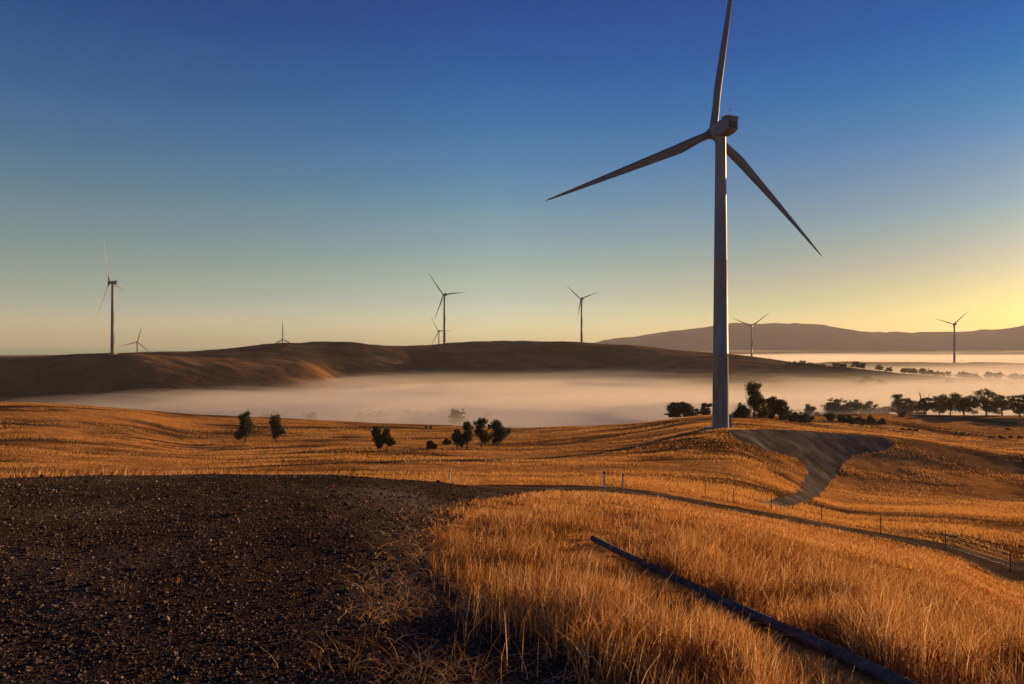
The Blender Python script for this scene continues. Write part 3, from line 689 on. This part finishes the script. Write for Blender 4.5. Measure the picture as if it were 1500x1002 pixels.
# verge grass
xs, ys = scatter(330000, 3.6, 62, -.12, .95, .25)
keep = (~onroad(xs, ys)) | ((ys < 14.5) & (xs > -2.3) & (xs < 2))
c = clump(xs, ys, 1.7, 101, .25, .6)
edge = np.clip((xs + 1.55 + .9*fbm(ys*.8, xs*.8, 3, 5)) / 1.0, 0.015, 1) * np.clip((ys - 3.6 - 2.2*np.clip((1.2 - xs)/1.5, 0, 1.3) + .8*fbm(xs*1.6, ys*1.6, 3, 6)) / 1.8, 0.03, 1)**1.3
edge = np.where(ys > 16, 1, edge)
keep &= rng.uniform(0, 1, len(xs)) < (.22 + .78*c) * edge
nx_, ny_ = -(B0.y - A0.y), (B0.x - A0.x); ln_ = math.hypot(nx_, ny_)
tx = ((xs - A0.x)*nx_ + (ys - A0.y)*ny_)/ln_; tx = -tx if (-A0.x*nx_ - A0.y*ny_) > 0 else tx     # negative on the viewer's side
along = ys < A0.y + .15
keep &= ~((tx > -.17) & (tx < .05) & along & (rng.uniform(0, 1, len(xs)) < .93))
xs, ys, c, tx, along = xs[keep], ys[keep], c[keep], tx[keep], along[keep]
big = clump(xs, ys, .35, 102, .3, .7)
ed_ = np.clip((xs + 1.2) / 1.1, 0, 1)
h = (.11 + .27*c*rng.uniform(.4, 1.25, len(xs)) + .07*big) * (.4 + .6*ed_) * np.interp(ys, [4, 8, 12, 16, 30], [1, .92, .55, .28, .4])
h *= np.where(along & (tx < 0) & (tx > -1.3), np.interp(-tx, [.2, 1.2], [.22, 1]), 1.0)
w = .0050 + ys*.0006
blades('grass', xs, ys, h, w*rng.uniform(.6, 1.2, len(xs)), M['straw'], .50, 3, rnd=.12 + .2*c + .28*big + rng.normal(0, .24, len(xs)), wind=.04)
k_ = rng.uniform(0, 1, len(xs)) < .07
blades('seed_stalks', xs[k_], ys[k_], h[k_]*rng.uniform(1.05, 1.5, k_.sum()), w[k_]*.8, M['straw'], .7, 4, rnd=rng.uniform(.6, 1.1, k_.sum()), wind=.1)
# loose straw over the dark shoulder
xs, ys = scatter(16000, 3.6, 12, -.36, .30, .8)
q = (rng.uniform(0, 1, len(xs)) < np.clip(clump(xs, ys, 1.6, 120, .42, .62) + .1, 0, 1)*np.clip((xs + 1.9)/.9, 0, 1)) & (xs < 1.6)
xs, ys = xs[q], ys[q]
blades('straw', xs, ys, rng.uniform(.12, .42, len(xs)), rng.uniform(.004, .008, len(xs)), M['straw'], .5, 4, flat=.75, rnd=rng.uniform(.3, 1, len(xs)))
# shaggy fields further off
xs, ys = scatter(330000, 56, 330, -.82, .82, .6)
x2, y2 = scatter(170000, 56, 215, .08, .85, 1.0); xs = np.concatenate([xs, x2]); ys = np.concatenate([ys, y2])
keep = ~poly_mask(xs, ys, PADW) & ~onroad(xs, ys)
c = clump(xs*.6, ys*1.4, .12, 130, .35, .6); band = clump(xs*.25, ys*1.2, .07, 133, .36, .52); keep &= rng.uniform(0, 1, len(xs)) < (.25 + .75*c)*(.25 + .75*band)
xs, ys, c, band = xs[keep], ys[keep], c[keep], band[keep]
blades('field_grass', xs, ys, (.12 + .22*c)*rng.uniform(.5, 1.4, len(xs)), .03 + ys*.0008, M['tuft'], .4, 1, rnd=-.1 + .35*c + .45*band + rng.normal(0, .18, len(xs)))
# the slope just past the road crest
xs, ys = scatter(80000, 17, 58, -.85, -.05, .8)
q = ~onroad(xs, ys); xs, ys = xs[q], ys[q]
blades('slope_grass', xs, ys, rng.uniform(.1, .32, len(xs)), .012 + ys*.0006, M['straw'], .4, 2)

# stray weeds rooted in the gravel
cx0, cy0 = scatter(26, 4.5, 15, -.75, -.2, .8); kk = rng.integers(6, 22, 26)
xs = np.repeat(cx0, kk) + rng.normal(0, .045, kk.sum()); ys = np.repeat(cy0, kk) + rng.normal(0, .045, kk.sum())
blades('weeds', xs, ys, rng.uniform(.03, .10, len(xs)), np.full(len(xs), .005), M['straw'], .8, 3, rnd=rng.uniform(0, .7, len(xs)))
# stone chips on the gravel
def stones(n):
    x, y = scatter(n, 3.4, 19, -.85, .06, .35)
    q = onroad(x, y) | (rng.uniform(0, 1, n) < .25); x, y = x[q], y[q]; n = len(x)
    s = rng.lognormal(-4.95, .5, n) * np.clip(.75 + y/18, .8, 1.4) * np.where(rng.uniform(0, 1, n) < .004, 2.2, 1)
    oct_ = np.array([(1,0,0),(-1,0,0),(0,1,0),(0,-1,0),(0,0,1),(0,0,-1)], float)
    f8 = np.array([(0,2,4),(2,1,4),(1,3,4),(3,0,4),(2,0,5),(1,2,5),(3,1,5),(0,3,5)])
    v = oct_[None]*s[:, None, None]*rng.uniform(.6, 1.3, (n, 6, 1)) + rng.normal(0, .18, (n, 6, 3))*s[:, None, None]
    a = rng.uniform(0, 6.28, n); ca, sa = np.cos(a), np.sin(a)
    vx = v[..., 0]*ca[:, None] - v[..., 1]*sa[:, None]; vy = v[..., 0]*sa[:, None] + v[..., 1]*ca[:, None]
    v = np.stack([vx + x[:, None], vy + y[:, None], v[..., 2]*.65 + (height(x, y) + s*.2)[:, None]], -1)
    f = (np.arange(n)[:, None, None]*6 + f8[None]).reshape(-1, 3)
    me = np_mesh('gravel', v.reshape(-1, 3), f)
    attr(me, 'rnd', np.repeat(rng.uniform(0, 1, n)**1.3, 6))
    tag(link('gravel', me, M['stone']), kind='stuff')
stones(85000)

# ------------------------------------------------------------------ mist and haze
def volume(name, dens, col, aniso):
    m = bpy.data.materials.new(name); m.use_nodes = True; nt = m.node_tree; nt.nodes.clear()
    o = nt.nodes.new("ShaderNodeOutputMaterial"); v = nt.nodes.new("ShaderNodeVolumePrincipled")
    v.inputs["Color"].default_value = (*col, 1); v.inputs["Density"].default_value = dens; v.inputs["Anisotropy"].default_value = aniso
    nt.links.new(v.outputs[0], o.inputs["Volume"]); return m
def slab(name, zt, zb, y0, y1, m, amp, seed, nx=80, ny=90):
    """valley mist: fills the basin, and further off only the plain on the right"""
    t = np.linspace(0, 1, nx); gy = y0 + (y1 - y0)*np.linspace(0, 1, ny)**2.2
    T, GY = np.meshgrid(t, gy, indexing='ij')
    ul = np.interp(GY, [0, 900, 1500, 2600, 12000], [-1.6, -1.6, -.55, .05, .02])
    GX = (ul + (1.5 - ul)*T)*GY
    U = GX/GY; low = np.clip((-.08 - U)/.55, 0, 1); low = low*low*(3 - 2*low)*np.clip((2200 - GY)/800, 0, 1)
    top = zt + fbm(GX*.006, GY*.006, 4, seed)*amp*(1 + .6*low) + fbm(GX*.0009 + seed*.05, GY*.0014, 3, 300)*9*np.clip((GY - 1300)/1500, 0, 1) - 15*low - 17*np.clip((GY - 1700)/1300, 0, 1) - 26*np.clip((GY - 2600)/2000, 0, 1); top = np.maximum(top, -98.5)
    vt = np.stack([GX, GY, top], -1).reshape(-1, 3); vb = np.stack([GX, GY, np.full_like(GX, zb)], -1).reshape(-1, 3)
    N = nx*ny
    i, j = np.meshgrid(np.arange(nx-1), np.arange(ny-1), indexing='ij')
    q = np.stack([i*ny+j, (i+1)*ny+j, (i+1)*ny+j+1, i*ny+j+1], -1).reshape(-1, 4)
    f = [q, q[:, ::-1] + N]
    a = np.arange(nx-1)
    f.append(np.stack([a*ny, a*ny+N, (a+1)*ny+N, (a+1)*ny], -1)); f.append(np.stack([a*ny+ny-1, (a+1)*ny+ny-1, (a+1)*ny+ny-1+N, a*ny+ny-1+N], -1))
    b_ = np.arange(ny-1)
    f.append(np.stack([b_, b_+1, b_+1+N, b_+N], -1)); f.append(np.stack([(nx-1)*ny+b_, (nx-1)*ny+b_+N, (nx-1)*ny+b_+1+N, (nx-1)*ny+b_+1], -1))
    me = np_mesh(name, np.concatenate([vt, vb]), np.concatenate(f), True)
    return tag(link(name, me, m), kind='stuff')
for k, (zt, dn) in enumerate(((-37.5, .0004), (-42, .0009), (-46, .0018), (-49, .003), (-52, .004), (-55, .006), (-58.5, .008), (-63, .012))):
    slab('valley_mist', zt, -100 - k, 350 + 8*k, 11000 - 100*k, volume('mist_air', dn, (1, .945, .82), .2), 5.0, 200 + k)
def lens(name, c, r, m):
    bm = bmesh.new(); bmesh.ops.create_uvsphere(bm, u_segments=60, v_segments=24, radius=1)
    for v in bm.verts:
        q = fbm(v.co.x*2.2 + c[0], v.co.y*1.4 + c[1], 4, 77); v.co.z *= 1 + .9*float(q); v.co.x *= 1 + .25*float(q)
    me = bpy.data.meshes.new(name); bm.to_mesh(me); bm.free()
    o = link(name, me, m); o.location = c; o.scale = r; tag(o, kind='stuff')
wm = volume('wisp_air', .0026, (1, .94, .87), .15)
lens('mist_wisp', (285, 490, -50), (230, 105, 9), wm)
lens('mist_wisp', (250, 440, -49), (150, 55, 8), wm)
lens('mist_wisp', (-60, 480, -49), (360, 105, 13), wm)
rw = random.Random(4)
for k in range(9):
    yy = rw.uniform(560, 900); u_ = rw.uniform(-.45, .5); wr = rw.uniform(90, 210)
    lens('mist_wisp', (u_*yy, yy, -50 - rw.uniform(0, 5)), (wr, rw.uniform(35, 70), rw.uniform(5, 10)), wm)
bm = bmesh.new(); bmesh.ops.create_cube(bm, size=1)
me = bpy.data.meshes.new('haze'); bm.to_mesh(me); bm.free()
hz = link('haze', me, volume('haze_air', 4.5e-5, (1, .95, .90), .1)); tag(hz, kind='stuff')
hz.scale = (29000, 29000, 520); hz.location = (0, 0, 520/2 - 115)

# ------------------------------------------------------------------ sky, sun, camera
SAZ, SEL = math.radians(50), math.radians(7.5)
w = bpy.data.worlds.new("World"); SC.world = w; w.use_nodes = True; nt = w.node_tree
bg = nt.nodes["Background"]; sk = nt.nodes.new("ShaderNodeTexSky"); sk.sky_type = 'NISHITA'; sk.sun_disc = False
sk.sun_elevation = math.radians(5.5); sk.sun_rotation = SAZ; sk.altitude = 600; sk.air_density = 1.0; sk.dust_density = 1.2; sk.ozone_density = 3.5
N = nt.nodes; K = nt.links
geo = N.new("ShaderNodeTexCoord"); sx = N.new("ShaderNodeSeparateXYZ"); K.new(geo.outputs["Generated"], sx.inputs[0])
cr = N.new("ShaderNodeValToRGB"); K.new(sx.outputs[2], cr.inputs[0]); el = cr.color_ramp.elements
SKC = [(0, (1.35, 1.6, 1.7)), (.05, (1.06, 1.03, .97)), (.10, (1.0, .80, .62)), (.196, (.60, .68, .60)), (.287, (.25, .53, .66)), (.371, (.035, .38, .652)), (.443, (.0, .26, .60)), (.7, (.03, .17, .5))]
SKR = [(0, (.5, .48, .32)), (.04, (.40, .41, .27)), (.081, (.369, .341, .271)), (.16, (.26, .32, .333)), (.237, (.155, .29, .412)), (.309, (.03, .26, .459)), (.373, (.0, .2, .47)), (.7, (.03, .13, .4))]
def ramp(SK):
    cr = N.new("ShaderNodeValToRGB"); K.new(sx.outputs[2], cr.inputs[0]); el = cr.color_ramp.elements
    while len(el) < len(SK): el.new(.5)
    for e, (p, c) in zip(el, SK): e.position = p; e.color = (*[q / 4 for q in c], 1)
    cr.color_ramp.interpolation = 'CARDINAL'
    return cr
ca, cb = ramp(SKC), ramp(SKR)
cx_ = N.new("ShaderNodeVectorMath"); cx_.operation = 'MULTIPLY'; K.new(geo.outputs["Generated"], cx_.inputs[0]); cx_.inputs[1].default_value = (1, 1, 0)
nm = N.new("ShaderNodeVectorMath"); nm.operation = 'NORMALIZE'; K.new(cx_.outputs[0], nm.inputs[0])
dt = N.new("ShaderNodeVectorMath"); dt.operation = 'DOT_PRODUCT'; K.new(nm.outputs[0], dt.inputs[0])
dt.inputs[1].default_value = (math.sin(SAZ), math.cos(SAZ), 0)
mr = N.new("ShaderNodeMapRange"); mr.inputs["From Min"].default_value = .62; mr.inputs["From Max"].default_value = .97; K.new(dt.outputs["Value"], mr.inputs["Value"])
mz = N.new("ShaderNodeMix"); mz.data_type = 'RGBA'; K.new(mr.outputs[0], mz.inputs["Factor"]); K.new(ca.outputs[0], mz.inputs["A"]); K.new(cb.outputs[0], mz.inputs["B"])
ml = N.new("ShaderNodeMix"); ml.data_type = 'RGBA'; ml.blend_type = 'MULTIPLY'; ml.inputs["Factor"].default_value = 1
K.new(sk.outputs[0], ml.inputs["A"]); K.new(mz.outputs["Result"], ml.inputs["B"])
K.new(ml.outputs["Result"], bg.inputs[0]); ml4 = N.new('ShaderNodeVectorMath'); ml4.operation = 'SCALE'; ml4.inputs['Scale'].default_value = 4; K.new(ml.outputs['Result'], ml4.inputs[0]); K.new(ml4.outputs[0], bg.inputs[0]); bg.inputs[1].default_value = .137
sv = Vector((math.sin(SAZ)*math.cos(SEL), math.cos(SAZ)*math.cos(SEL), math.sin(SEL)))
L = bpy.data.lights.new('sun', 'SUN'); L.energy = 4.8; L.angle = math.radians(.5); L.color = (1, .60, .27)
lo = bpy.data.objects.new('sun', L); COL.objects.link(lo); lo.rotation_euler = (-sv).to_track_quat('-Z', 'Y').to_euler(); lo.location = (60, 60, 60)
cam = bpy.data.cameras.new('camera'); cam.lens = 36 * F / 1500; cam.sensor_width = 36; cam.clip_start = .05; cam.clip_end = 60000
cam.shift_y = (CY - 501) / 1500
co = bpy.data.objects.new('camera', cam); COL.objects.link(co); co.rotation_euler = (math.radians(90), 0, 0); SC.camera = co
SC.view_settings.view_transform = 'Standard'; SC.view_settings.look = 'None'; SC.view_settings.exposure = .75; SC.view_settings.gamma = 1
SC.cycles.volume_bounces = 2; SC.cycles.max_bounces = 6; SC.cycles.diffuse_bounces = 3; SC.cycles.transmission_bounces = 3
